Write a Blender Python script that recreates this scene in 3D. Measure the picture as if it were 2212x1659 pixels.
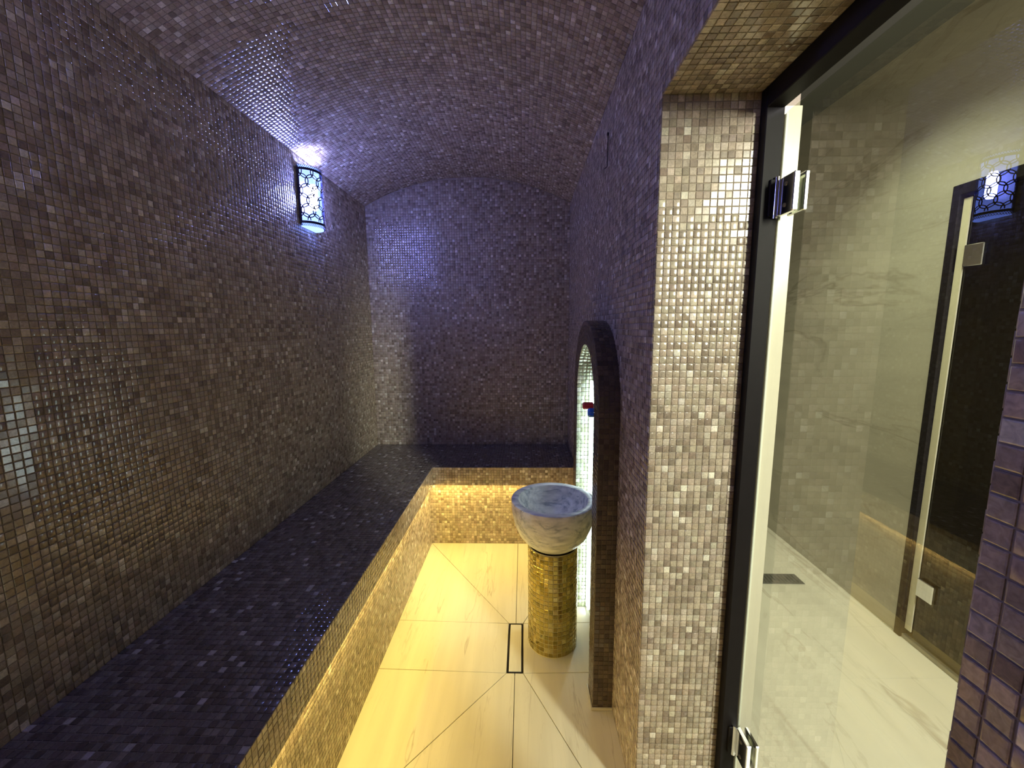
import bpy, math, random
import numpy as np
from mathutils import Matrix, Vector

S = bpy.context.scene
COL = S.collection
for o in list(bpy.data.objects):
    bpy.data.objects.remove(o)
random.seed(7)
RNG = np.random.default_rng(11)

# ------------------------------------------------------------------ camera
F, PITCH, YAW, ROLL, CAMZ = 871.7, 0.1393, 0.0294, 0.0088, 1.55
cam = bpy.data.objects.new('camera', bpy.data.cameras.new('camera'))
COL.objects.link(cam)
cam.data.sensor_width = 36
cam.data.lens = F / 2212 * 36
cam.data.clip_start = 0.02
_rt = Vector((math.cos(YAW), math.sin(YAW), 0))
_fw = Vector((-math.sin(YAW) * math.cos(PITCH), math.cos(YAW) * math.cos(PITCH), -math.sin(PITCH)))
_up = _rt.cross(_fw)
_r2 = _rt * math.cos(ROLL) - _up * math.sin(ROLL)
_u2 = _rt * math.sin(ROLL) + _up * math.cos(ROLL)
cam.matrix_world = Matrix(((_r2.x, _u2.x, -_fw.x, 0), (_r2.y, _u2.y, -_fw.y, 0), (_r2.z, _u2.z, -_fw.z, CAMZ), (0, 0, 0, 1)))
S.camera = cam

# ------------------------------------------------------------------ world, exposure
W = bpy.data.worlds.new('world'); S.world = W; W.use_nodes = True
W.node_tree.nodes['Background'].inputs[0].default_value = (0.30, 0.27, 0.25, 1)
W.node_tree.nodes['Background'].inputs[1].default_value = 0.02
S.view_settings.view_transform = 'Standard'
S.view_settings.look = 'None'
S.view_settings.gamma = 1.0
S.view_settings.use_curve_mapping = False
S.view_settings.exposure = 0.45
S.cycles.max_bounces = 10
S.cycles.diffuse_bounces = 6
S.cycles.glossy_bounces = 5
S.cycles.transparent_max_bounces = 12
S.cycles.sample_clamp_indirect = 4.0
S.cycles.caustics_reflective = False
S.cycles.caustics_refractive = False
S.cycles.use_denoising = True

GOLD_W = 3.3        # watts per metre, warm strip under the bench
NICHE_W = 0.6       # watts per metre, cold strip in the niche
CORRIDOR_W, CORRIDOR_LOW_W = 112.0, 11.0
BULB = 620.0

def area(name, loc, direction, sx, sy, watts, color, parent=None, along=None, spread=180):
    l = bpy.data.lights.new(name, 'AREA'); l.shape = 'RECTANGLE'
    l.size, l.size_y, l.energy, l.color = sx, sy, watts, color
    l.spread = math.radians(spread)
    o = bpy.data.objects.new(name, l); COL.objects.link(o)
    d = Vector(direction).normalized()
    a = Vector(along).normalized() if along else Vector((0, 0, 1)) if abs(d.z) < .9 else Vector((0, 1, 0))
    x = a.cross(-d).normalized() if abs(a.dot(d)) < .99 else Vector((1, 0, 0))
    y = (-d).cross(x)
    m = Matrix(((x.x, y.x, -d.x, loc[0]), (x.y, y.y, -d.y, loc[1]), (x.z, y.z, -d.z, loc[2]), (0, 0, 0, 1)))
    if parent is not None:
        o.parent = parent
        o.matrix_parent_inverse = parent.matrix_basis.inverted()
    o.matrix_basis = m
    return o

# the corridor beyond the glass door is lit from its near end and by a ceiling slot
area('corridor_light', (1.79, -1.15, 2.30), (-.25, 1, -.30), .18, .80, CORRIDOR_W, (1.0, 0.98, 0.96))
area('corridor_light', (1.25, 1.9, 2.86), (0, 0, -1), .30, .30, CORRIDOR_LOW_W, (0.98, 1.0, 0.76), along=(0, 1, 0), spread=110)

# ------------------------------------------------------------------ room dimensions (metres)
XL, XR, YB, YN = -1.208, 0.3555, 3.2076, -0.80      # left, right, back, near walls
ZS, ZC = 2.475, 2.672                               # vault springing and crown
XC = (XL + XR) / 2; HW = (XR - XL) / 2; SAG = ZC - ZS
VR = (HW * HW + SAG * SAG) / (2 * SAG); VZ = ZC - VR
VA = math.asin(HW / VR)
XRIS, YRIS = -0.6745, 2.7347                        # bench risers
XSL, YSL, ZSB, ZST = -0.632, 2.6555, 0.472, 0.600   # bench slab edge, underside, top
OY0, OY1, OZ = 0.304, 1.126, 2.132                  # doorway in the right wall
XJ, XG, XO = 0.603, 0.664, 0.700                    # end of tiled jamb, glass plane, corridor face
XF = 1.886                                          # far corridor wall
PT = 0.0195                                         # mosaic pitch

# ------------------------------------------------------------------ helpers
def tag(o, label=None, cat=None, group=None, kind=None):
    if label: o['label'] = label
    if cat: o['category'] = cat
    if group: o['group'] = group
    if kind: o['kind'] = kind
    return o

def empty(name, loc=(0, 0, 0)):
    o = bpy.data.objects.new(name, None); COL.objects.link(o); o.location = loc
    o.empty_display_size = .05
    return o

def link(name, me, m=None, parent=None):
    o = bpy.data.objects.new(name, me); COL.objects.link(o)
    if m is not None: me.materials.clear(); me.materials.append(m)
    if parent is not None:
        o.parent = parent
        o.matrix_parent_inverse = parent.matrix_basis.inverted()
    return o

class MB:
    def __init__(s): s.v = []; s.f = []
    def box(s, x0, x1, y0, y1, z0, z1, c=0.0):
        x0, x1 = sorted((x0, x1)); y0, y1 = sorted((y0, y1)); z0, z1 = sorted((z0, z1))
        n = len(s.v)
        if c <= 0:
            s.v += [(x, y, z) for z in (z0, z1) for y in (y0, y1) for x in (x0, x1)]
            s.f += [tuple(n + i for i in q) for q in ((0, 2, 3, 1), (4, 5, 7, 6), (0, 1, 5, 4), (1, 3, 7, 5), (3, 2, 6, 7), (2, 0, 4, 6))]
            return s
        # chamfered box: 24 vertices
        idx = {}
        for ix, X in enumerate((x0, x1)):
            for iy, Y in enumerate((y0, y1)):
                for iz, Z in enumerate((z0, z1)):
                    sx, sy, sz = 1 - 2 * ix, 1 - 2 * iy, 1 - 2 * iz
                    for a, p in enumerate(((X, Y + sy * c, Z + sz * c), (X + sx * c, Y, Z + sz * c), (X + sx * c, Y + sy * c, Z))):
                        idx[ix, iy, iz, a] = len(s.v); s.v.append(p)
        g = lambda *k: idx[k]
        for i in (0, 1):
            s.f.append((g(i, 0, 0, 0), g(i, 1, 0, 0), g(i, 1, 1, 0), g(i, 0, 1, 0)))
            s.f.append((g(0, i, 0, 1), g(1, i, 0, 1), g(1, i, 1, 1), g(0, i, 1, 1)))
            s.f.append((g(0, 0, i, 2), g(1, 0, i, 2), g(1, 1, i, 2), g(0, 1, i, 2)))
            for j in (0, 1):
                s.f.append((g(0, i, j, 1), g(1, i, j, 1), g(1, i, j, 2), g(0, i, j, 2)))
                s.f.append((g(i, 0, j, 0), g(i, 1, j, 0), g(i, 1, j, 2), g(i, 0, j, 2)))
                s.f.append((g(i, j, 0, 0), g(i, j, 1, 0), g(i, j, 1, 1), g(i, j, 0, 1)))
                for k in (0, 1):
                    s.f.append((g(i, j, k, 0), g(i, j, k, 1), g(i, j, k, 2)))
        s.fix = True
        return s
    def prism(s, pts, z0, z1, axis='Z'):
        """extrude a 2-D outline; axis is the extrusion axis (X: pts are (y,z); Y: (x,z); Z: (x,y))"""
        n = len(s.v); k = len(pts)
        def P(a, b, c):
            return {'Z': (a, b, c), 'X': (c, a, b), 'Y': (a, c, b)}[axis]
        s.v += [P(a, b, z0) for a, b in pts] + [P(a, b, z1) for a, b in pts]
        s.f.append(tuple(range(n, n + k))); s.f.append(tuple(range(n + 2 * k - 1, n + k - 1, -1)))
        for i in range(k):
            j = (i + 1) % k
            s.f.append((n + i, n + k + i, n + k + j, n + j))
        s.fix = True
        return s
    def lathe(s, prof, cx, cy, seg=64, axis='Z', ang=2 * math.pi, a0=0.0):
        n = len(s.v); m = len(prof); full = abs(ang - 2 * math.pi) < 1e-6
        cnt = seg if full else seg + 1
        for i in range(cnt):
            t = a0 + ang * i / seg
            for r, z in prof:
                if axis == 'Z': s.v.append((cx + r * math.cos(t), cy + r * math.sin(t), z))
                else: s.v.append((z, cx + r * math.cos(t), cy + r * math.sin(t)))
        for i in range(seg):
            j = (i + 1) % cnt
            for q in range(m - 1):
                s.f.append((n + i * m + q, n + j * m + q, n + j * m + q + 1, n + i * m + q + 1))
        s.fix = True
        return s
    def tube(s, pts, r, seg=8):
        pts = [Vector(p) for p in pts]; n = len(s.v)
        for i, p in enumerate(pts):
            d = (pts[min(i + 1, len(pts) - 1)] - pts[max(i - 1, 0)]).normalized()
            a = d.orthogonal().normalized() if i == 0 else (a - d * a.dot(d)).normalized()
            b = d.cross(a)
            for k in range(seg):
                t = 2 * math.pi * k / seg
                s.v.append(tuple(p + a * r * math.cos(t) + b * r * math.sin(t)))
        for i in range(len(pts) - 1):
            for k in range(seg):
                k2 = (k + 1) % seg
                s.f.append((n + i * seg + k, n + i * seg + k2, n + (i + 1) * seg + k2, n + (i + 1) * seg + k))
        s.f.append(tuple(range(n, n + seg))[::-1]); s.f.append(tuple(range(n + (len(pts) - 1) * seg, n + len(pts) * seg)))
        s.fix = True
        return s
    def build(s, name, m, parent=None, smooth=False):
        me = bpy.data.meshes.new(name); me.from_pydata(s.v, [], s.f)
        import bmesh
        bm = bmesh.new(); bm.from_mesh(me)
        bmesh.ops.remove_doubles(bm, verts=bm.verts, dist=1e-6)
        bmesh.ops.recalc_face_normals(bm, faces=bm.faces)
        bm.to_mesh(me); bm.free()
        if smooth:
            me.polygons.foreach_set('use_smooth', [True] * len(me.polygons))
            try: me.set_sharp_from_angle(angle=math.radians(38))
            except Exception: pass
        me.update()
        return link(name, me, m, parent)

# ------------------------------------------------------------------ materials
def mat(name):
    m = bpy.data.materials.new(name); m.use_nodes = True
    nt = m.node_tree; return m, nt, nt.nodes['Principled BSDF']

def simple(name, col, rough=.5, metal=0.0, bump=0.0, bscale=40, var=0.12):
    m, nt, b = mat(name); N, L = nt.nodes.new, nt.links.new
    b.inputs['Roughness'].default_value = rough; b.inputs['Metallic'].default_value = metal
    g = N('ShaderNodeNewGeometry'); n = N('ShaderNodeTexNoise'); n.inputs['Scale'].default_value = bscale
    n.inputs['Detail'].default_value = 4
    L(g.outputs['Position'], n.inputs['Vector'])
    r = N('ShaderNodeMapRange'); r.inputs['To Min'].default_value = 1 - var; r.inputs['To Max'].default_value = 1 + var
    L(n.outputs['Fac'], r.inputs['Value'])
    mx = N('ShaderNodeVectorMath'); mx.operation = 'SCALE'; mx.inputs[0].default_value = col
    L(r.outputs[0], mx.inputs['Scale']); L(mx.outputs[0], b.inputs['Base Color'])
    if bump:
        bp = N('ShaderNodeBump'); bp.inputs['Strength'].default_value = bump; bp.inputs['Distance'].default_value = .002
        L(n.outputs['Fac'], bp.inputs['Height']); L(bp.outputs[0], b.inputs['Normal'])
    return m

def tile_material(name, rough=.2, metal=0.0, vein=.35, bump=.25, bscale=120, spec=.5):
    """per-tile tone: colour attribute of the joined tiles times the object colour of the single ones"""
    m, nt, b = mat(name); N, L = nt.nodes.new, nt.links.new
    at = N('ShaderNodeAttribute'); at.attribute_name = 'tone'
    oi = N('ShaderNodeObjectInfo')
    mx = N('ShaderNodeVectorMath'); mx.operation = 'MULTIPLY'
    L(at.outputs['Color'], mx.inputs[0]); L(oi.outputs['Color'], mx.inputs[1])
    g = N('ShaderNodeNewGeometry')
    n = N('ShaderNodeTexNoise'); n.inputs['Scale'].default_value = bscale; n.inputs['Detail'].default_value = 5
    n.inputs['Distortion'].default_value = 1.2
    L(g.outputs['Position'], n.inputs['Vector'])
    r = N('ShaderNodeMapRange'); r.inputs['From Min'].default_value = .3; r.inputs['From Max'].default_value = .7
    r.inputs['To Min'].default_value = 1 - vein; r.inputs['To Max'].default_value = 1 + vein
    L(n.outputs['Fac'], r.inputs['Value'])
    sc = N('ShaderNodeVectorMath'); sc.operation = 'SCALE'
    L(mx.outputs[0], sc.inputs[0]); L(r.outputs[0], sc.inputs['Scale']); L(sc.outputs[0], b.inputs['Base Color'])
    b.inputs['Roughness'].default_value = rough; b.inputs['Metallic'].default_value = metal
    b.inputs['Specular IOR Level'].default_value = spec
    bp = N('ShaderNodeBump'); bp.inputs['Strength'].default_value = bump; bp.inputs['Distance'].default_value = .0015
    n2 = N('ShaderNodeTexNoise'); n2.inputs['Scale'].default_value = bscale * .6; n2.inputs['Detail'].default_value = 2
    L(g.outputs['Position'], n2.inputs['Vector'])
    L(n2.outputs['Fac'], bp.inputs['Height']); L(bp.outputs[0], b.inputs['Normal'])
    return m

def marble(name, base, vein, rot=(0, 0, 0), scale=(1, 1, 1), rough=.3, width=.03, amount=.6, cloud=.12, bits=2.0):
    m, nt, b = mat(name); N, L = nt.nodes.new, nt.links.new
    g = N('ShaderNodeNewGeometry'); mp = N('ShaderNodeMapping')
    mp.inputs['Rotation'].default_value = rot; mp.inputs['Scale'].default_value = scale
    L(g.outputs['Position'], mp.inputs['Vector'])
    def ridge(sc, w, dist, off):
        a = N('ShaderNodeVectorMath'); a.operation = 'ADD'; a.inputs[1].default_value = off
        L(mp.outputs[0], a.inputs[0])
        n = N('ShaderNodeTexNoise'); n.inputs['Scale'].default_value = sc; n.inputs['Detail'].default_value = 5
        n.inputs['Roughness'].default_value = .55; n.inputs['Distortion'].default_value = dist
        L(a.outputs[0], n.inputs['Vector'])
        s = N('ShaderNodeMath'); s.operation = 'SUBTRACT'; s.inputs[1].default_value = .5; L(n.outputs['Fac'], s.inputs[0])
        ab = N('ShaderNodeMath'); ab.operation = 'ABSOLUTE'; L(s.outputs[0], ab.inputs[0])
        r = N('ShaderNodeMapRange'); r.inputs['From Min'].default_value = 0; r.inputs['From Max'].default_value = w
        r.inputs['To Min'].default_value = 1; r.inputs['To Max'].default_value = 0
        L(ab.outputs[0], r.inputs['Value']); return r.outputs[0]
    v1 = ridge(1.0, width, .5, (3.1, 7.7, 1.3)); v2 = ridge(bits, width * .8, .9, (13.1, 2.7, 5.3))
    # break the veins up so they fade in and out
    bk = N('ShaderNodeTexNoise'); bk.inputs['Scale'].default_value = 1.4; bk.inputs['Detail'].default_value = 3
    L(mp.outputs[0], bk.inputs['Vector'])
    br = N('ShaderNodeMapRange'); br.inputs['From Min'].default_value = .42; br.inputs['From Max'].default_value = .62
    L(bk.outputs['Fac'], br.inputs['Value'])
    m1 = N('ShaderNodeMath'); m1.operation = 'MULTIPLY'; L(v1, m1.inputs[0]); L(br.outputs[0], m1.inputs[1])
    m2 = N('ShaderNodeMath'); m2.operation = 'MULTIPLY'; L(v2, m2.inputs[0]); L(br.outputs[0], m2.inputs[1])
    m3 = N('ShaderNodeMath'); m3.operation = 'MULTIPLY'; m3.inputs[1].default_value = .45; L(m2.outputs[0], m3.inputs[0])
    mm = N('ShaderNodeMath'); mm.operation = 'MAXIMUM'; L(m1.outputs[0], mm.inputs[0]); L(m3.outputs[0], mm.inputs[1])
    ms = N('ShaderNodeMath'); ms.operation = 'MULTIPLY'; ms.inputs[1].default_value = amount; L(mm.outputs[0], ms.inputs[0])
    cl = N('ShaderNodeTexNoise'); cl.inputs['Scale'].default_value = 2.2; cl.inputs['Detail'].default_value = 6
    L(mp.outputs[0], cl.inputs['Vector'])
    cr = N('ShaderNodeMapRange'); cr.inputs['From Min'].default_value = .3; cr.inputs['From Max'].default_value = .7
    cr.inputs['To Min'].default_value = 1 - cloud; cr.inputs['To Max'].default_value = 1 + cloud
    L(cl.outputs['Fac'], cr.inputs['Value'])
    mix = N('ShaderNodeMix'); mix.data_type = 'RGBA'
    mix.inputs['A'].default_value = (*base, 1); mix.inputs['B'].default_value = (*vein, 1)
    L(ms.outputs[0], mix.inputs['Factor'])
    sc = N('ShaderNodeVectorMath'); sc.operation = 'SCALE'
    L(mix.outputs['Result'], sc.inputs[0]); L(cr.outputs[0], sc.inputs['Scale']); L(sc.outputs[0], b.inputs['Base Color'])
    b.inputs['Roughness'].default_value = rough
    return m

def emit(name, col, strength):
    m, nt, b = mat(name)
    b.inputs['Base Color'].default_value = (*col, 1)
    b.inputs['Emission Color'].default_value = (*col, 1); b.inputs['Emission Strength'].default_value = strength
    return m

def glass(name, tint, refl=1.8, rough=0.0, ior=1.5):
    m, nt, b = mat(name); N, L = nt.nodes.new, nt.links.new
    nt.nodes.remove(b); out = nt.nodes['Material Output']
    t = N('ShaderNodeBsdfTransparent'); t.inputs[0].default_value = (*tint, 1)
    gl = N('ShaderNodeBsdfGlossy'); gl.inputs['Roughness'].default_value = rough
    fr = N('ShaderNodeFresnel'); fr.inputs['IOR'].default_value = ior
    ge = N('ShaderNodeNewGeometry')
    inv = N('ShaderNodeMath'); inv.operation = 'SUBTRACT'; inv.inputs[0].default_value = 1; L(ge.outputs['Backfacing'], inv.inputs[1])
    mu = N('ShaderNodeMath'); mu.operation = 'MULTIPLY'; L(fr.outputs[0], mu.inputs[0]); L(inv.outputs[0], mu.inputs[1])
    m2 = N('ShaderNodeMath'); m2.operation = 'MULTIPLY'; m2.use_clamp = True; m2.inputs[1].default_value = refl; L(mu.outputs[0], m2.inputs[0])
    mx = N('ShaderNodeMixShader'); L(m2.outputs[0], mx.inputs[0]); L(t.outputs[0], mx.inputs[1]); L(gl.outputs[0], mx.inputs[2])
    L(mx.outputs[0], out.inputs[0])
    return m

M = {}
M['grout'] = simple('grout', (.30, .25, .19), .8, bump=.4, bscale=300)
M['grout_dark'] = simple('grout dark', (.13, .10, .075), .7, bump=.4, bscale=300)
M['grout_gold'] = simple('grout for gold', (.62, .55, .30), .6, bump=.3, bscale=300)
M['grout_floor'] = simple('grout floor', (.34, .28, .19), .8)
M['tile'] = tile_material('polished brown marble mosaic', .15, 0, .24, .025, 130, .8)
M['tile_dark'] = tile_material('dark bronze mosaic', .14, 0, .2, .3, 110, .6)
M['tile_gold'] = tile_material('gold glass mosaic', .13, .8, .18, .7, 70)
M['tile_gold_lit'] = tile_material('gold glass mosaic with cold light painted in', .2, .25, .15, .7, 70)
M['floor'] = marble('cream marble floor', (.64, .60, .44), (.34, .28, .17), scale=(7.5, .6, 1), rough=.5, width=.010, amount=.6, cloud=.07)
M['slab'] = marble('pale marble wall', (.43, .41, .35), (.21, .18, .13), rot=(math.radians(-17), 0, 0), scale=(1, .55, 2.6), rough=.22, width=.016, amount=.55, cloud=.12)
M['corr_floor'] = marble('pale marble corridor floor', (.60, .56, .46), (.27, .21, .14), rot=(0, 0, math.radians(24)), scale=(2.4, .5, 1), rough=.25, width=.022, amount=.8, cloud=.08)
M['basin'] = marble('white marble with grey veins', (.88, .88, .85), (.34, .38, .42), rot=(.5, .6, .3), scale=(6, 24, 20), rough=.35, width=.09, amount=.95, cloud=.18, bits=2.6)
M['black'] = simple('black metal', (.011, .009, .010), .55, 0, var=.2)
M['black'].node_tree.nodes['Principled BSDF'].inputs['Specular IOR Level'].default_value = .12
M['seal'] = simple('white seal', (.85, .86, .84), .25, var=.03)
M['chrome'] = simple('chrome', (.75, .75, .77), .12, 1.0, var=.04)
M['cream'] = simple('cream stone trim', (.62, .58, .45), .22, 0, var=.05, bscale=8)
M['lattice'] = simple('blued metal lattice', (.012, .014, .05), .4, .3, var=.2)
M['plate'] = simple('dark metal plate', (.05, .05, .08), .4, .5, var=.1)
M['plaster'] = simple('dark ceiling paint', (.10, .10, .085), .8, var=.1, bscale=3)
M['dark_room'] = simple('dark brown plaster', (.30, .23, .06), .8, var=.1, bscale=3)
M['red'] = simple('red lacquer', (.62, .03, .06), .35, var=.05)
M['blue'] = simple('blue lacquer', (.02, .16, .75), .35, var=.05)
M['glass'] = glass('clear glass', (.93, .95, .86), 2.1)
M['glass_dark'] = glass('smoked glass', (.45, .42, .30), 1.2)
M['led_warm'] = emit('warm light strip', (1.0, .74, .25), 12.0)
M['led_cold'] = emit('cold light strip', (.80, .95, 1.0), 4.2)
M['bulb'] = emit('blue fluorescent tube', (.37, .41, 1.0), BULB)
def diffuser(name, tint, glow, strength):
    m, nt, b = mat(name); N, L = nt.nodes.new, nt.links.new
    nt.nodes.remove(b)
    t = N('ShaderNodeBsdfTransparent'); t.inputs[0].default_value = (*tint, 1)
    e = N('ShaderNodeEmission'); e.inputs[0].default_value = (*glow, 1); e.inputs[1].default_value = strength
    a = N('ShaderNodeAddShader'); L(t.outputs[0], a.inputs[0]); L(e.outputs[0], a.inputs[1])
    L(a.outputs[0], nt.nodes['Material Output'].inputs[0]); return m
M['diffuser'] = diffuser('glowing blue diffuser', (.30, .32, .46), (.20, .32, 1.0), 1.9)
M['steel'] = simple('brushed steel', (.30, .29, .26), .35, .8, var=.1)

# ------------------------------------------------------------------ mosaic tiles
CT = Vector((0, 0, CAMZ))
def project(P):
    d = P - np.array(CT)
    x = d @ np.array(_r2); y = d @ np.array(_u2); z = d @ np.array(_fw)
    ok = z > .05; zz = np.where(ok, z, 1)
    return 1106 + F * x / zz, 829.5 - F * y / zz, ok

BROWN = dict(cols=np.array([(.42, .35, .27), (.35, .285, .215), (.255, .20, .15), (.52, .45, .355), (.70, .64, .54)]), p=[.40, .28, .17, .12, .03])
DARK = dict(cols=np.array([(.095, .07, .05), (.08, .058, .042), (.065, .047, .035), (.115, .088, .063)]), p=[.4, .3, .2, .1])
SEAT_SHADED = dict(cols=np.array([(.17, .145, .12), (.14, .115, .095), (.10, .08, .065), (.23, .20, .165), (.46, .43, .38)]), p=[.38, .30, .20, .095, .025])  # brown mosaic darkened: the shade on the bench top is put into these tones
GOLD = dict(cols=np.array([(.46, .36, .11), (.38, .29, .07), (.56, .47, .20), (.28, .22, .05)]), p=[.45, .3, .15, .1])

GOLD_LIT = dict(cols=np.array([(.50, .53, .38), (.38, .41, .26), (.62, .65, .52)]), p=[.5, .3, .2])  # gold mosaic paled: the cold tubes' whitening is put into these tones

def unit_tile(name='tile'):
    """chamfered tile, local x,y in +-1/2, z up; 12 vertices, 9 quads"""
    V = []
    for s_, z in ((.5, -.05), (.5, .7), (.43, 1.0)):
        V += [(-s_, -s_, z), (s_, -s_, z), (s_, s_, z), (-s_, s_, z)]
    Fc = [(8, 9, 10, 11)]
    for a in (0, 4):
        for i in range(4):
            j = (i + 1) % 4
            Fc.append((a + i, a + j, a + 4 + j, a + 4 + i))
    return np.array(V), np.array(Fc)
TV, TF = unit_tile()
_single = {}
def single_mesh(key, m):
    if key not in _single:
        me = bpy.data.meshes.new('tile'); me.from_pydata([tuple(v) for v in TV], [], [tuple(f) for f in TF])
        a = me.color_attributes.new('tone', 'FLOAT_COLOR', 'POINT')
        a.data.foreach_set('color', np.ones(len(TV) * 4, dtype=np.float32))
        me.materials.append(m); _single[key] = me
    return _single[key]

def mosaic(parent, sheets, pal, m, n_single, size=.0178, thick=.0016, min_px=8.5, tilt=.016, stuff='mosaic_tiles'):
    """sheets: list of (P, U, V, N) arrays; the n_single tiles that show largest are objects, the rest one joined part"""
    P, U, V, Nn = (np.concatenate([s[i] for s in sheets]) for i in range(4))
    n = len(P)
    cols = pal['cols'][RNG.choice(len(pal['p']), n, p=pal['p'])] * RNG.uniform(.86, 1.14, (n, 1)) * RNG.uniform(.97, 1.03, (n, 3))
    Nn = Nn + U * RNG.normal(0, tilt, (n, 1)) + V * RNG.normal(0, tilt, (n, 1))
    Nn /= np.linalg.norm(Nn, axis=1, keepdims=True)
    U = U - Nn * (U * Nn).sum(1, keepdims=True); U /= np.linalg.norm(U, axis=1, keepdims=True)
    V2 = np.cross(Nn, U)
    su = size * RNG.uniform(.95, 1.03, n); sv = size * RNG.uniform(.95, 1.03, n)
    x, y, ok = project(P); xu, yu, _ = project(P + U * size); xv, yv, _ = project(P + V2 * size)
    du = np.hypot(xu - x, yu - y); dv = np.hypot(xv - x, yv - y)
    ar = np.abs((xu - x) * (yv - y) - (xv - x) * (yu - y))
    facing = ((np.array(CT) - P) * Nn).sum(1) > 0
    seen = ok & facing & (x > 2) & (x < 2210) & (y > 2) & (y < 1657) & (np.minimum(du, dv) > min_px)
    score = np.where(seen, ar, -1)
    pick = np.argsort(-score)[:n_single]; pick = pick[score[pick] > 0]
    mask = np.ones(n, bool); mask[pick] = False
    if n_single and len(pick):
        me = single_mesh(m.name, m)
        pinv = parent.matrix_basis.inverted()
        for i in pick:
            o = bpy.data.objects.new('tile', me); COL.objects.link(o); o.parent = parent; o.matrix_parent_inverse = pinv
            u, v, w, p = U[i] * su[i], V2[i] * sv[i], Nn[i] * thick, P[i]
            o.matrix_basis = Matrix(((u[0], v[0], w[0], p[0]), (u[1], v[1], w[1], p[1]), (u[2], v[2], w[2], p[2]), (0, 0, 0, 1)))
            o.color = (*cols[i], 1)
    k = int(mask.sum())
    if k == 0: return
    P, U, V2, Nn, su, sv, cols = P[mask], U[mask], V2[mask], Nn[mask], su[mask], sv[mask], cols[mask]
    VV = (P[:, None, :] + U[:, None, :] * (su[:, None] * TV[None, :, 0])[..., None] + V2[:, None, :] * (sv[:, None] * TV[None, :, 1])[..., None]
          + Nn[:, None, :] * (thick * TV[:, 2])[None, :, None]).reshape(-1, 3)
    FF = (TF[None] + (np.arange(k) * len(TV))[:, None, None]).reshape(-1, 4)
    me = bpy.data.meshes.new(stuff)
    me.vertices.add(len(VV)); me.vertices.foreach_set('co', VV.astype(np.float32).ravel())
    me.loops.add(FF.size); me.loops.foreach_set('vertex_index', FF.astype(np.int32).ravel())
    me.polygons.add(len(FF)); me.polygons.foreach_set('loop_start', np.arange(0, FF.size, 4, dtype=np.int32))
    me.polygons.foreach_set('loop_total', np.full(len(FF), 4, dtype=np.int32))
    me.update(calc_edges=True)
    a = me.color_attributes.new('tone', 'FLOAT_COLOR', 'POINT')
    cc = np.ones((len(VV), 4), np.float32); cc[:, :3] = np.repeat(cols, len(TV), axis=0)
    a.data.foreach_set('color', cc.ravel())
    o = link(stuff, me, m, parent); o['kind'] = 'stuff'
    return o

def sheet(origin, u, v, w, h, pitch=PT, keep=None):
    """flat sheet of tiles from origin along u (length w) and v (length h); normal = u x v"""
    u = np.array(u, float); v = np.array(v, float); nn = np.cross(u, v)
    nu, nv = max(1, int(round(w / pitch))), max(1, int(round(h / pitch)))
    a, b = np.meshgrid((np.arange(nu) + .5) * w / nu, (np.arange(nv) + .5) * h / nv)
    a, b = a.ravel(), b.ravel()
    P = np.array(origin)[None] + a[:, None] * u + b[:, None] * v
    if keep is not None: P = P[keep(P)]
    n = len(P)
    return P, np.tile(u, (n, 1)), np.tile(v, (n, 1)), np.tile(nn, (n, 1))

# ================================================================== STRUCTURE
YV = -0.15   # mosaic is laid out from here on; nothing nearer can be seen
# --- wall_left
b = MB(); b.box(XL - .15, XL, YN - .15, YB + .15, -.05, ZS)
wl = b.build('wall_left', M['grout']); tag(wl, 'long dark brown mosaic wall above the long bench', 'wall', kind='structure')
mosaic(wl, [sheet((XL, YV, ZST), (0, 1, 0), (0, 0, 1), YB - YV, ZS - ZST)], BROWN, M['tile'], 300)
# --- wall_back
arc = [(XC + VR * math.sin(t), VZ + VR * math.cos(t)) for t in np.linspace(VA, -VA, 33)]
b = MB(); b.prism([(XL, -.05), (XR, -.05)] + [(x, z) for x, z in arc], YB, YB + .15, 'Y')
wb = b.build('wall_back', M['grout']); tag(wb, 'end wall of brown mosaic with an arched top', 'wall', kind='structure')
mosaic(wb, [sheet((XL, YB, ZST), (1, 0, 0), (0, 0, 1), XR - XL, ZC - ZST,
       keep=lambda P: P[:, 2] < VZ + np.sqrt(VR**2 - (P[:, 0] - XC)**2) - .008)], BROWN, M['tile'], 0, tilt=.011)
# --- wall_right with the doorway
b = MB()
b.box(XR, XO, OY1, YB + .15, -.05, ZS); b.box(XR, XO, YN - .15, OY0, -.05, ZS); b.box(XR, XO, OY0, OY1, OZ, ZS)
wr = b.build('wall_right', M['grout']); tag(wr, 'brown mosaic wall pierced by the doorway and holding the arched niche', 'wall', kind='structure')
NY, NR0, NR1, NZ = 1.820, 0.256, 0.358, 1.217       # niche centre line, inner and outer radius, springing height
def not_niche(P):
    dy = P[:, 1] - NY; z = P[:, 2]
    inside = (np.abs(dy) < NR1 - .01) & (z < NZ) | (np.hypot(dy, z - NZ) < NR1 - .01) & (z >= NZ)
    return ~inside
mosaic(wr, [
    sheet((XR, OY1, .0), (0, 0, 1), (0, 1, 0), ZS, YB - OY1, keep=lambda P: not_niche(P) & ~((P[:, 1] > YSL) & (P[:, 2] < ZST))),
    sheet((XR, YV, .0), (0, 0, 1), (0, 1, 0), ZS, OY0 - YV),
    sheet((XR, OY0, OZ), (0, 0, 1), (0, 1, 0), ZS - OZ, OY1 - OY0),
    sheet((XR, OY1, 0), (1, 0, 0), (0, 0, 1), XJ - XR, OZ),
    sheet((XR, OY0, 0), (0, 0, 1), (1, 0, 0), OZ, XJ - XR),
    sheet((XR, OY0, OZ), (0, 1, 0), (1, 0, 0), OY1 - OY0, XJ - XR)], BROWN, M['tile'], 300)
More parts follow.
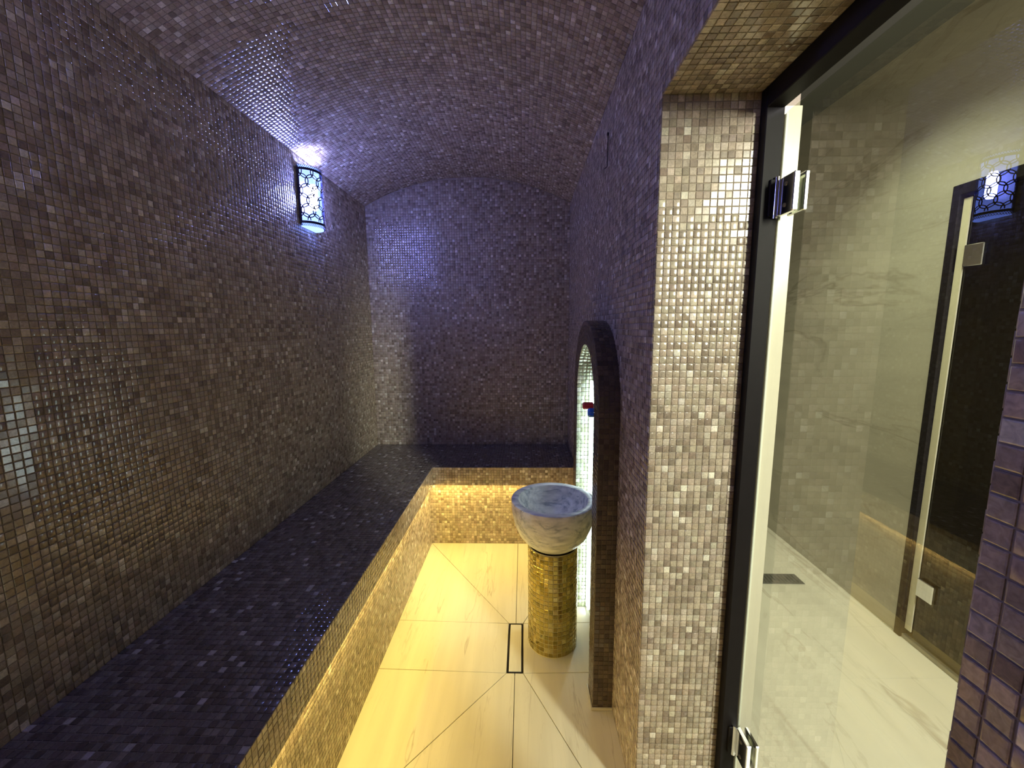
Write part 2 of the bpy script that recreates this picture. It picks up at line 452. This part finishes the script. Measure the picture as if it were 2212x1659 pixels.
# --- wall_near, behind the camera
b = MB(); b.box(XL, XR, YN - .15, YN, -.05, ZC + .05)
wn = b.build('wall_near', M['grout']); tag(wn, 'end wall of the steam room behind the viewer', 'wall', kind='structure')
# --- ceiling: barrel vault
vp = [(XC + VR * math.sin(t), VZ + VR * math.cos(t)) for t in np.linspace(-VA, VA, 49)]
b = MB(); b.prism(vp + [(XO, ZS), (XO, ZC + .2), (XL - .15, ZC + .2), (XL - .15, ZS)], YN - .15, YB + .15, 'Y')
ce = b.build('ceiling', M['grout']); tag(ce, 'low barrel vault covered in small brown mosaic', 'ceiling', kind='structure')
L_arc = 2 * VA * VR; na = round(L_arc / PT); ny = round((YB - YV) / PT)
ta, yy = np.meshgrid((np.arange(na) + .5) / na * 2 * VA - VA, YV + (np.arange(ny) + .5) * (YB - YV) / ny); ta, yy = ta.ravel(), yy.ravel()
P = np.stack([XC + VR * np.sin(ta), yy, VZ + VR * np.cos(ta)], 1)
Nn = -np.stack([np.sin(ta), 0 * ta, np.cos(ta)], 1); U = np.stack([0 * ta, 0 * ta + 1, 0 * ta], 1)
mosaic(ce, [(P, U, np.cross(Nn, U), Nn)], BROWN, M['tile'], 300, min_px=6)

# --- floor: marble tiles falling to the drain
DX0, DX1, DY0, DY1, DZ = -.0785, -.0149, 1.6459, 1.9454, -.012
b = MB(); b.box(XL - .1, XO, YN - .15, YB + .15, -.12, -.030)
fl = b.build('floor', M['grout_floor']); tag(fl, 'cream marble floor sloping to the slot drain', 'floor', kind='structure')
XM, YE = -.047, .94
def poly_tile(pts):
    """pts: (x,y,z) corners, counter-clockwise; inset by the joint and given thickness"""
    n = len(pts); P2 = [Vector(p[:2]) for p in pts]; g = .0013; out = []
    for i in range(n):
        a, c, d = P2[i - 1], P2[i], P2[(i + 1) % n]
        e1 = (c - a).normalized(); e2 = (d - c).normalized()
        n1 = Vector((-e1.y, e1.x)); n2 = Vector((-e2.y, e2.x))
        k = 1 + n1.dot(n2)
        q = c + (n1 + n2) * (g / max(k, .15))
        out.append(q)
    # plane of the tile
    A, B, C = Vector(pts[0]), Vector(pts[1]), Vector(pts[2])
    nn = (B - A).cross(C - A).normalized()
    zf = lambda q: A.z - (nn.x * (q.x - A.x) + nn.y * (q.y - A.y)) / nn.z
    m = MB(); c = .0012
    cen = sum(out, Vector((0, 0))) / n
    top = [q + (cen - q).normalized() * c for q in out]
    m.v = [(q.x, q.y, zf(q) - .018) for q in out] + [(q.x, q.y, zf(q) - c) for q in out] + [(q.x, q.y, zf(q)) for q in top]
    m.f = [tuple(range(2 * n, 3 * n)), tuple(range(n - 1, -1, -1))]
    for i in range(n):
        j = (i + 1) % n
        m.f += [(i, j, n + j, n + i), (n + i, n + j, 2 * n + j, 2 * n + i)]
    m.build('tile', M['floor'], fl)
def zl_(x):  # left side plane
    return DZ * (x - XRIS) / (DX0 - XRIS)
g1 = .006
a0, a1, c0, c1 = DX0 - g1, DX1 + g1, DY0 - g1, DY1 + g1
zf_ = lambda y: DZ * (YRIS - y) / (YRIS - c1)
zn_ = lambda y: DZ * (y - YE) / (c0 - YE)
zr_ = lambda x: DZ * (XR - x) / (XR - a1)
# far rows
tN = (XM - a0) / (XRIS - a0)
poly_tile([(a0, c1, DZ), (XM, c1, DZ), (XM, YRIS, 0), (XRIS, YRIS, 0)])
poly_tile([(XRIS, c1, 0), (a0, c1, DZ), (XRIS, YRIS, 0)])
poly_tile([(XM, c1, DZ), (a1, c1, DZ), (XR, YRIS, 0), (XM, YRIS, 0)])
poly_tile([(a1, c1, DZ), (XR, c1, 0), (XR, YRIS, 0)])
# middle row
poly_tile([(XRIS, c0, 0), (a0, c0, DZ), (a0, c1, DZ), (XRIS, c1, 0)])
poly_tile([(a1, c0, DZ), (XR, c0, 0), (XR, c1, 0), (a1, c1, DZ)])
# near rows
poly_tile([(XRIS, YE, 0), (a0, c0, DZ), (XRIS, c0, 0)])
poly_tile([(XRIS, YE, 0), (XM, YE, 0), (XM, c0, DZ), (a0, c0, DZ)])
poly_tile([(XM, YE, 0), (XR, YE, 0), (a1, c0, DZ), (XM, c0, DZ)])
poly_tile([(XR, YE, 0), (XR, c0, 0), (a1, c0, DZ)])
for y0, y1 in ((.34, YE), (-.26, .34), (-.80, -.26)):
    poly_tile([(XRIS, y0, 0), (XM, y0, 0), (XM, y1, 0), (XRIS, y1, 0)])
    poly_tile([(XM, y0, 0), (XR, y0, 0), (XR, y1, 0), (XM, y1, 0)])
poly_tile([(XR, OY0, 0), (XG, OY0, 0), (XG, OY1, 0), (XR, OY1, 0)])

# --- corridor beyond the door
b = MB(); b.box(XG + .001, XF + .9, -1.5, 4.0, -.12, 0)
cf = b.build('corridor_floor', M['corr_floor']); tag(cf, 'pale veined marble floor beyond the glass door', 'floor', kind='structure')
D2a, D2b, D2z = .92, 1.914, 2.14
b = MB()
b.box(XF, XF + .2, D2b, 4.0, 0, 2.88); b.box(XF, XF + .2, -1.5, D2a, 0, 2.88); b.box(XF, XF + .2, D2a, D2b, D2z, 2.88)
wo = b.build('wall_outer', M['slab']); tag(wo, 'veined grey marble wall seen through the glass door', 'wall', kind='structure')
b = MB(); b.box(XO, XF + .9, -1.5, 4.0, 2.88, 2.98)
cc_ = b.build('corridor_ceiling', M['plaster']); tag(cc_, 'dark ceiling of the corridor beyond the glass door', 'ceiling', kind='structure')
b = MB(); b.box(XO, XF + .2, 4.0, 4.1, 0, 2.98); b.box(XO, XF + .2, -1.6, -1.5, 0, 2.98)
b.box(XO - .15, XO, YB + .15, 4.0, 0, 2.98)
b.box(XO - .15, XO, -1.5, YN - .15, 0, 2.98); b.box(XO - .04, XO, YN - .15, YB + .15, ZC + .2, 2.98)
we = b.build('wall_corridor', M['slab']); tag(we, 'marble end walls closing the corridor', 'wall', kind='structure')
b = MB(); b.box(XF + .2, XF + .85, D2a - .2, D2b + .2, 0, 2.3)
bk = MB(); bk.box(XF + .8, XF + .9, D2a - .3, D2b + .3, 0, 2.4); bk.box(XF + .2, XF + .8, D2a - .3, D2a - .2, 0, 2.4)
bk.box(XF + .2, XF + .8, D2b + .2, D2b + .3, 0, 2.4); bk.box(XF + .2, XF + .8, D2a - .2, D2b + .2, 2.3, 2.4)
wd = bk.build('wall_inner', M['dark_room']); tag(wd, 'dark brown room behind the far smoked glass door', 'wall', kind='structure')

# --- black profile round the doorway and the stone edge outside it
b = MB()
b.box(XJ, XG - .016, OY1 - .028, OY1, 0, OZ, .002); b.box(XJ, XG - .016, OY0, OY0 + .02, 0, OZ, .002); b.box(XJ, XG - .016, OY0 + .02, OY1 - .028, OZ - .05, OZ, .002)
t1 = b.build('trim_1', M['black']); tag(t1, 'black metal profile framing the doorway', 'trim', kind='structure')
b = MB(); b.box(XG - .0155, XO + .004, OY1 - .006, OY1, 0, OZ - .036, .001)
t2 = b.build('trim_2', M['cream']); tag(t2, 'cream stone edge strip beside the glass door', 'trim', kind='structure')
b = MB(); b.box(XG - .003, XG + .003, OY1 - .0125, OY1 - .0065, .01, OZ - .056, .001)
e = b.build('seal_strip', M['seal'], t2); tag(e, 'thin white seal along the glass edge')

# ================================================================== DOORS
def hinge(parent, y_hi, y_lo, z, x):
    h = MB()
    h.box(x - .020, x - .006, y_lo, y_hi, z - .045, z + .045, .002)
    ho = h.build('hinge', M['chrome'], parent)
    h2 = MB(); h2.box(x + .006, x + .016, y_lo, y_hi, z - .045, z + .045, .002)
    h2.build('clamp_plate', M['chrome'], ho)
    h3 = MB(); h3.box(x - .042, x - .018, y_hi - .004, y_hi + .020, z - .045, z + .045, .002)
    h3.build('wall_bracket', M['black'], ho)
    h4 = MB(); h4.tube([(x - .024, y_hi - .001, z - .05), (x - .024, y_hi - .001, z + .05)], .007, 12)
    h4.build('pin', M['chrome'], ho, True)
    for q in (-.025, .025):
        h5 = MB(); h5.lathe([(0, x - .0215), (.005, x - .0215), (.005, x - .0195)], (y_lo + y_hi) / 2, z + q, 12, 'X')
        h5.build('screw', M['steel'], ho)
d1 = empty('door_1', (XG, OY1, 0)); tag(d1, 'clear glass door in the black frame at the doorway', 'door', kind='structure')
b = MB(); b.box(XG - .004, XG + .004, OY0 + .012, OY1 - .014, .008, OZ - .054, .001)
b.build('glass_pane', M['glass'], d1)
for z in (1.868, .290): hinge(d1, 1.096, 1.034, z, XG)
# pull handle on the corridor side, beyond the frame edge
hm = MB(); hm.tube([(XG + .004, .36, 1.0), (XG + .045, .36, 1.0), (XG + .05, .36, 1.02), (XG + .05, .36, 1.28), (XG + .045, .36, 1.30), (XG + .004, .36, 1.30)], .009, 10)
hm.build('handle', M['chrome'], d1, True)

d2 = empty('door_2', (XF, D2b, 0)); tag(d2, 'dark smoked glass door in the far marble wall', 'door', kind='structure')
b = MB(); b.box(XF - .012, XF + .05, D2b - .034, D2b, 0, D2z, .002); b.box(XF - .012, XF + .05, D2a, D2a + .034, 0, D2z, .002)
b.box(XF - .012, XF + .05, D2a + .034, D2b - .034, D2z - .045, D2z, .002)
b.build('frame', M['black'], d2)
b = MB(); b.box(XF + .006, XF + .012, D2b - .066, D2b - .036, .05, D2z - .06)
s_ = b.build('side_strip', M['cream'], d2); tag(s_, 'pale strip along the hinge side')
b = MB(); b.box(XF + .014, XF + .022, D2a + .036, D2b - .07, .02, D2z - .05)
b.build('glass_pane', M['glass_dark'], d2)
b = MB(); b.box(XF - .004, XF + .05, D2a + .034, D2b - .034, 0, .022, .002)
b.build('sill', M['steel'], d2)
for z in (1.835, .30):
    h = MB(); h.box(XF - .004, XF + .012, 1.765, 1.842, z - .045, z + .045, .003)
    o = h.build('hinge', M['chrome'], d2)

# slot drain in the corridor floor
sd = empty('slot_drain', (1.56, 2.34, 0)); tag(sd, 'short grey slot drain in the corridor floor beyond the glass', 'drain')
b = MB(); b.box(1.43, 1.69, 2.29, 2.39, .0005, .004, .001); b.build('rim', M['steel'], sd)
for i in range(11):
    b = MB(); x = 1.445 + i * .0215; b.box(x, x + .015, 2.30, 2.38, .004, .0065, .0005); b.build('bar', M['steel'], sd)

# ================================================================== BENCH
be = empty('bench', (XSL, YSL, 0)); tag(be, 'L-shaped built-in mosaic bench running along the left and end walls', 'bench')
e0 = .004
b = MB(); b.prism([(XL + e0, YN + e0), (XSL, YN + e0), (XSL, YSL), (XR - e0, YSL), (XR - e0, YB - e0), (XL + e0, YB - e0)], ZSB, ZST)
ss = b.build('seat_slab', M['grout'], be)
b = MB(); b.prism([(XRIS - .06, YN + e0), (XRIS, YN + e0), (XRIS, YRIS), (XR - e0, YRIS), (XR - e0, YRIS + .06), (XRIS - .06, YRIS + .06)], -.029, ZSB)
ri = b.build('riser', M['grout'], be)
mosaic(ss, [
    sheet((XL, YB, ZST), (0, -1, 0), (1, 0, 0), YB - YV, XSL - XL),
    sheet((XSL, YB, ZST), (0, -1, 0), (1, 0, 0), YB - YSL, XR - XSL)], SEAT_SHADED, M['tile'], 170, min_px=7, stuff='seat_mosaic')
mosaic(ss, [
    sheet((XSL, YV, ZSB), (0, 1, 0), (0, 0, 1), YSL - YV, ZST - ZSB),
    sheet((XSL, YSL, ZSB), (1, 0, 0), (0, 0, 1), XR - XSL, ZST - ZSB)], BROWN, M['tile'], 60, min_px=7, stuff='edge_mosaic')
mosaic(ri, [
    sheet((XRIS, YV, .0), (0, 1, 0), (0, 0, 1), YRIS - YV, ZSB - .012),
    sheet((XRIS, YRIS, .0), (1, 0, 0), (0, 0, 1), XR - XRIS, ZSB - .012)], BROWN, M['tile'], 70, min_px=7)
b = MB(); b.box(XSL - .034, XSL - .022, YN + .02, YSL + .028, ZSB - .008, ZSB); b.box(XSL - .022, XR - .02, YSL + .022, YSL + .034, ZSB - .008, ZSB)
o = b.build('light_strip', M['led_warm'], be); tag(o, 'glowing warm yellow light strip under the seat edge')
LY = YSL - YN
area('bench_light', (XSL - .028, (YSL + YN) / 2, ZSB - .010), (.55, 0, -1), .012, LY, GOLD_W * LY, (1.0, .74, .20), be, along=(0, 1, 0))
LX = XR - XSL
area('bench_light', ((XR + XSL) / 2, YSL + .028, ZSB - .010), (0, -.55, -1), .012, LX, GOLD_W * LX, (1.0, .74, .20), be, along=(1, 0, 0))

# ================================================================== SLOT DRAIN IN THE ROOM
fd = empty('floor_drain', ((DX0 + DX1) / 2, (DY0 + DY1) / 2, DZ)); tag(fd, 'narrow rectangular floor drain with a marble insert in front of the gold column', 'drain')
b = MB(); b.box(DX0 - .003, DX1 + .003, DY0 - .003, DY1 + .003, DZ - .016, DZ - .010)
b.build('channel', M['black'], fd)
b = MB()
for q in ((DX0 - .003, DX0, DY0 - .003, DY1 + .003), (DX1, DX1 + .003, DY0 - .003, DY1 + .003), (DX0, DX1, DY0 - .003, DY0), (DX0, DX1, DY1, DY1 + .003)):
    b.box(*q, DZ - .010, DZ)
b.build('rim', M['black'], fd)
b = MB(); b.box(DX0 + .003, DX1 - .003, DY0 + .003, DY1 - .003, DZ - .010, DZ + .0008, .0008)
b.build('cover', M['floor'], fd)

# ================================================================== ARCHED NICHE
XN = .276
ni = empty('arched_niche', (XR, NY, 0)); tag(ni, 'tall dark mosaic arch standing out from the wall, lit gold inside', 'niche')
def arch_outline(r0, r1, seg=28):
    out = [(NY - r1, .0)] + [(NY - r1 * math.cos(t), NZ + r1 * math.sin(t)) for t in np.linspace(0, math.pi, seg)] + [(NY + r1, .0)]
    inn = [(NY + r0, .0)] + [(NY + r0 * math.cos(t), NZ + r0 * math.sin(t)) for t in np.linspace(0, math.pi, seg)] + [(NY - r0, .0)]
    return out, inn
out, inn = arch_outline(NR0, NR1)
b = MB(); k = len(out); inn_r = inn[::-1]
for X in (XN, XR - .001):
    b.v += [(X, y, z) for y, z in out] + [(X, y, z) for y, z in inn_r]
for i in range(k - 1):
    b.f += [(i, i + 1, k + i + 1, k + i), (2 * k + i, 3 * k + i, 3 * k + i + 1, 2 * k + i + 1),
            (i, 2 * k + i, 2 * k + i + 1, i + 1), (k + i, k + i + 1, 3 * k + i + 1, 3 * k + i)]
b.f += [(0, k, 3 * k, 2 * k), (k - 1, 3 * k - 1, 4 * k - 1, 2 * k - 1)]
nf = b.build('frame', M['grout_dark'], ni)
def arch_sheet(r, xs, outward, pitch):
    """tiles on a strip that follows the arch: both legs and the curve"""
    P, U, V, N_ = [], [], [], []
    nx = max(1, round((xs[1] - xs[0]) / pitch)); X = xs[0] + (np.arange(nx) + .5) * (xs[1] - xs[0]) / nx
    sg = 1 if outward else -1
    nz = round(NZ / pitch); Z = (np.arange(nz) + .5) * NZ / nz
    for side in (-1, 1):
        for x in X:
            for z in Z:
                P.append((x, NY + side * r, z)); N_.append((0, side * sg, 0)); U.append((0, 0, 1))
    nt_ = round(math.pi * r / pitch)
    for t in (np.arange(nt_) + .5) / nt_ * math.pi:
        for x in X:
            P.append((x, NY - r * math.cos(t), NZ + r * math.sin(t))); N_.append((0, -math.cos(t) * sg, math.sin(t) * sg)); U.append((0, math.sin(t), math.cos(t)))
    P, U, N_ = map(lambda a: np.array(a, float), (P, U, N_))
    return P, U, np.cross(N_, U), N_
def face_sheet(pitch):
    P, U = [], []
    nr = round((NR1 - NR0) / pitch); R_ = NR0 + (np.arange(nr) + .5) * (NR1 - NR0) / nr
    nz = round(NZ / pitch); Z = (np.arange(nz) + .5) * NZ / nz
    for s_ in (-1, 1):
        for r in R_:
            for z in Z: P.append((XN, NY + s_ * r, z)); U.append((0, 0, 1))
    for r in R_:
        nt_ = round(math.pi * r / pitch)
        for t in (np.arange(nt_) + .5) / nt_ * math.pi:
            P.append((XN, NY - r * math.cos(t), NZ + r * math.sin(t))); U.append((0, math.sin(t), math.cos(t)))
    P, U = np.array(P, float), np.array(U, float); N_ = np.tile(np.array((-1., 0, 0)), (len(P), 1))
    return P, U, np.cross(N_, U), N_
mosaic(nf, [arch_sheet(NR1, (XN, XR), True, .0199), face_sheet(.0203)], DARK, M['tile_dark'], 300, min_px=6, tilt=.03, size=.0188, stuff='frame_mosaic')
def in_niche(P):
    dy = P[:, 1] - NY; z = P[:, 2]
    return (np.abs(dy) < NR0) & (z < NZ) | (np.hypot(dy, z - NZ) < NR0) & (z >= NZ)
mosaic(nf, [arch_sheet(NR0, (XN, XR), False, .0215),
            sheet((XR, NY - NR0, 0), (0, 0, 1), (0, 1, 0), NZ + NR0, 2 * NR0, .0215, keep=in_niche)], GOLD_LIT, M['tile_gold_lit'], 0, size=.0196, tilt=.04, stuff='gold_mosaic')
b = MB(); b.box(XN - .008, XR - .001, NY - NR1 - .008, NY - NR1 - .0035, 0, .010); b.box(XN - .008, XN - .0035, NY - NR1 - .0035, NY - NR0 + .008, 0, .010)
o = b.build('plinth', M['cream'], ni); tag(o, 'thin pale stone edge at the foot')
for yy_ in (NY + NR0 - .022, NY + NR0 - .050):
    b = MB(); b.tube([(XR - .010, yy_, .02), (XR - .010, yy_, NZ), (XR - .010, yy_ - .01, NZ + .06)], .0075, 10)
    o = b.build('light_tube', M['led_cold'], ni, True); tag(o, 'glowing cold white light tube')
area('niche_light', (XR - .022, NY + NR0 - .036, NZ / 2), (-1, 0, 0), .05, NZ, NICHE_W * NZ, (.82, .96, 1.0), ni, along=(0, 0, 1))

# taps inside the niche
def tap(y, z, r, x0, m, label):
    t = empty('tap', (XR, y, z)); tag(t, label, 'tap')
    g = MB(); g.lathe([(0, XR - .0012), (.024, XR - .0012), (.024, XR - .008), (.012, XR - .012), (.012, x0 + .045)], y, z, 20, 'X'); g.build('valve_body', M['chrome'], t, True)
    g = MB(); prof = []
    n = 20; g.v = []; 
    for X, s_ in ((x0 + .048, 1), (x0 + .006, 1), (x0, .72)):
        for i in range(n):
            a = 2 * math.pi * i / n; rr = r * s_ * (1 if i % 5 else .80)
            g.v.append((X, y + rr * math.cos(a), z + rr * math.sin(a)))
    for q in (0, 1):
        for i in range(n):
            j = (i + 1) % n; g.f.append((q * n + i, q * n + j, (q + 1) * n + j, (q + 1) * n + i))
    g.f += [tuple(range(n)), tuple(range(3 * n - 1, 2 * n - 1, -1))]
    g.build('handle', m, t)
    g = MB(); g.tube([(XR - .022, y, z - .008), (XR - .022, y, z - .035), (XR - .035, y, z - .05)], .006, 10); g.build('spout', M['chrome'], t, True)
tap(1.905, 1.176, .0175, .281, M['red'], 'red-handled tap inside the lit niche')
tap(1.775, 1.170, .0205, .286, M['blue'], 'blue-handled tap inside the lit niche')

# ================================================================== COLUMN AND BASIN
CX, CY, CR, CH = .137, 1.838, .119, .512
zc0 = -.008
co = empty('basin_column', (CX, CY, zc0)); tag(co, 'round gold mosaic column under the marble basin', 'column')
b = MB(); b.lathe([(0, zc0), (CR, zc0), (CR, CH - .004), (CR - .004, CH), (CR - .02, CH), (0, CH)], CX, CY, 70)
sh = b.build('shaft', M['grout_gold'], co, True)
nt_, nr_ = 35, 23
tt, zz = np.meshgrid((np.arange(nt_) + .5) / nt_ * 2 * math.pi, zc0 + .004 + (np.arange(nr_) + .5) * (CH - zc0 - .006) / nr_); tt, zz = tt.ravel(), zz.ravel()
Nn = np.stack([np.cos(tt), np.sin(tt), 0 * tt], 1); P = np.stack([CX + CR * np.cos(tt), CY + CR * np.sin(tt), zz], 1)
U = np.tile(np.array((0., 0, 1)), (len(P), 1))
mosaic(sh, [(P, U, np.cross(Nn, U), Nn)], GOLD, M['tile_gold'], 300, size=.0192, thick=.0015, tilt=.035, min_px=3)
b = MB(); b.lathe([(.100, CH), (CR - .003, CH), (CR - .003, CH + .003), (.100, CH + .003)], CX, CY, 48)
o = b.build('gasket', M['black'], co, True)

BZ = CH + .003
outer = [(0, 0), (.100, 0), (.112, .003), (.138, .025), (.163, .057), (.182, .100), (.1935, .150), (.1985, .195), (.199, .218), (.198, .224), (.195, .226)]
inner = [(.168, .226), (.165, .224), (.160, .200), (.148, .160), (.128, .118), (.098, .078), (.060, .056), (.024, .048), (0, .047)]
b = MB(); b.lathe([(r, BZ + z) for r, z in outer + inner], CX, CY, 96)
ba = b.build('marble_basin', M['basin'], None, True); tag(ba, 'white grey-veined marble bowl resting on the gold column', 'basin')

# ================================================================== WALL SCONCES
def sconce(y, label):
    z0, z1, R = 2.103, 2.425, .086
    s = empty('wall_sconce', (XL + .003, y, (z0 + z1) / 2)); tag(s, label, 'sconce', 'pierced blue sconces on the long wall')
    X0 = XL + .004
    b = MB(); b.box(X0, X0 + .006, y - R, y + R, z0 + .008, z1 - .008, .001); b.build('back_plate', M['plate'], s)
    def cyl(sx, z, r=R):     # arc length -> half cylinder
        a = sx / R; return (X0 + r * math.cos(a), y + r * math.sin(a), z)
    # diffuser tube
    b = MB(); b.lathe([(R - .010, z0 + .004), (R - .010, z1 - .004)], X0, y, 30, ang=math.pi, a0=-math.pi / 2)
    b.build('diffuser', M['diffuser'], s, True)
    b = MB(); zm = (z0 + z1) / 2 + .01; b.lathe([(0, zm - .07), (.014, zm - .067), (.022, zm - .05), (.022, zm + .05), (.014, zm + .067), (0, zm + .07)], X0 + .040, y, 16)
    b.build('bulb', M['bulb'], s, True)
    b = MB(); pts = [(X0, y - R + .008)] + [(X0 + (R - .008) * math.cos(a), y + (R - .008) * math.sin(a)) for a in np.linspace(-math.pi / 2, math.pi / 2, 20)]
    b.prism(pts[1:], z0 + .001, z0 + .004); b.build('bottom_lens', M['diffuser'], s)
    # pierced shell
    b = MB(); half = math.pi / 2 * R; th = .0016
    def ribbon(pa, closed, w):
        # 'b' is the builder of the moment
        """flat band of width w following 2-D points (s, z) on the shell"""
        n = len(pa); base = len(b.v)
        for i in range(n):
            p = pa[i]; q = pa[(i + 1) % n] if (closed or i < n - 1) else pa[i]; o_ = pa[i - 1] if (closed or i > 0) else pa[i]
            d = (q[0] - o_[0], q[1] - o_[1]); l = math.hypot(*d) or 1; nx, nz = -d[1] / l, d[0] / l
            for sg in (-w / 2, w / 2):
                for rr in (R - th, R):
                    b.v.append(cyl(p[0] + nx * sg, p[1] + nz * sg, rr))
        m = n if closed else n - 1
        for i in range(m):
            if not (abs(pa[i][0]) <= half and abs(pa[(i + 1) % n][0]) <= half and zlo <= pa[i][1] <= zhi and zlo <= pa[(i + 1) % n][1] <= zhi): continue
            A = base + 4 * i; B = base + 4 * ((i + 1) % n)
            b.f += [(A + 1, B + 1, B + 3, A + 3), (A, A + 2, B + 2, B), (A, B, B + 1, A + 1), (A + 2, A + 3, B + 3, B + 2)]
    zlo, zhi = z0 + .030, z1 - .030
    dk, rk = .058, .036
    vz = dk * math.sqrt(3) / 2
    # triangular net of interlaced rings
    for j in range(-1, int((zhi - zlo) / vz) + 3):
        for i in range(-4, 5):
            cx_, cz_ = (i + .5 * (j % 2)) * dk, zlo + .004 + j * vz
            ribbon([(cx_ + rk * math.cos(t), cz_ + rk * math.sin(t)) for t in np.linspace(0, 2 * math.pi, 37)[:-1]], True, .0050)
    ls = b.build('lattice_shade', M['lattice'], s)
    zlo, zhi = z0 - 1, z1 + 1
    sspan = list(np.linspace(-half + .001, half - .001, 28))
    for zc in (z0 + .0245, z1 - .0245):
        b = MB(); ribbon([(q, zc) for q in sspan], False, .013); b.build('band', M['lattice'], ls)
    for q in (-half + .006, half - .006):
        b = MB(); ribbon([(q, z0 + .018), (q, z1 - .018)], False, .012); b.build('side_rail', M['lattice'], ls)
    # fringe of little diamonds above and below the bands
    nd = 26; pd = 2 * (half - .003) / nd
    for zc in (z0 + .0105, z1 - .0105):
        b = MB()
        for i in range(nd):
            c_ = -half + .003 + (i + .5) * pd
            ribbon([(c_ - pd * .5, zc), (c_, zc + .0075), (c_ + pd * .5, zc), (c_, zc - .0075)], True, .0022)
        b.build('diamond_fringe', M['lattice'], ls)
    return s
sconce(2.335, 'glowing blue sconce with an interlaced ring lattice high on the long wall')
sconce(.42, 'second blue sconce nearer the viewer, showing only as a glow mirrored in the end wall')

# thin wire on the right wall
b = MB(); b.tube([(XR - .005, 1.790, 2.335), (XR - .006, 1.788, 2.23), (XR - .007, 1.787, 2.205), (XR - .018, 1.790, 2.196)], .0016, 8)
wi = b.build('sensor_wire', M['black'], None, True); tag(wi, 'thin black wire hanging on the violet-lit mosaic wall above the arch', 'wire')
b = MB(); b.box(XR - .009, XR - .0025, 1.787, 1.793, 2.325, 2.337, .001); b.build('clip', M['black'], wi)
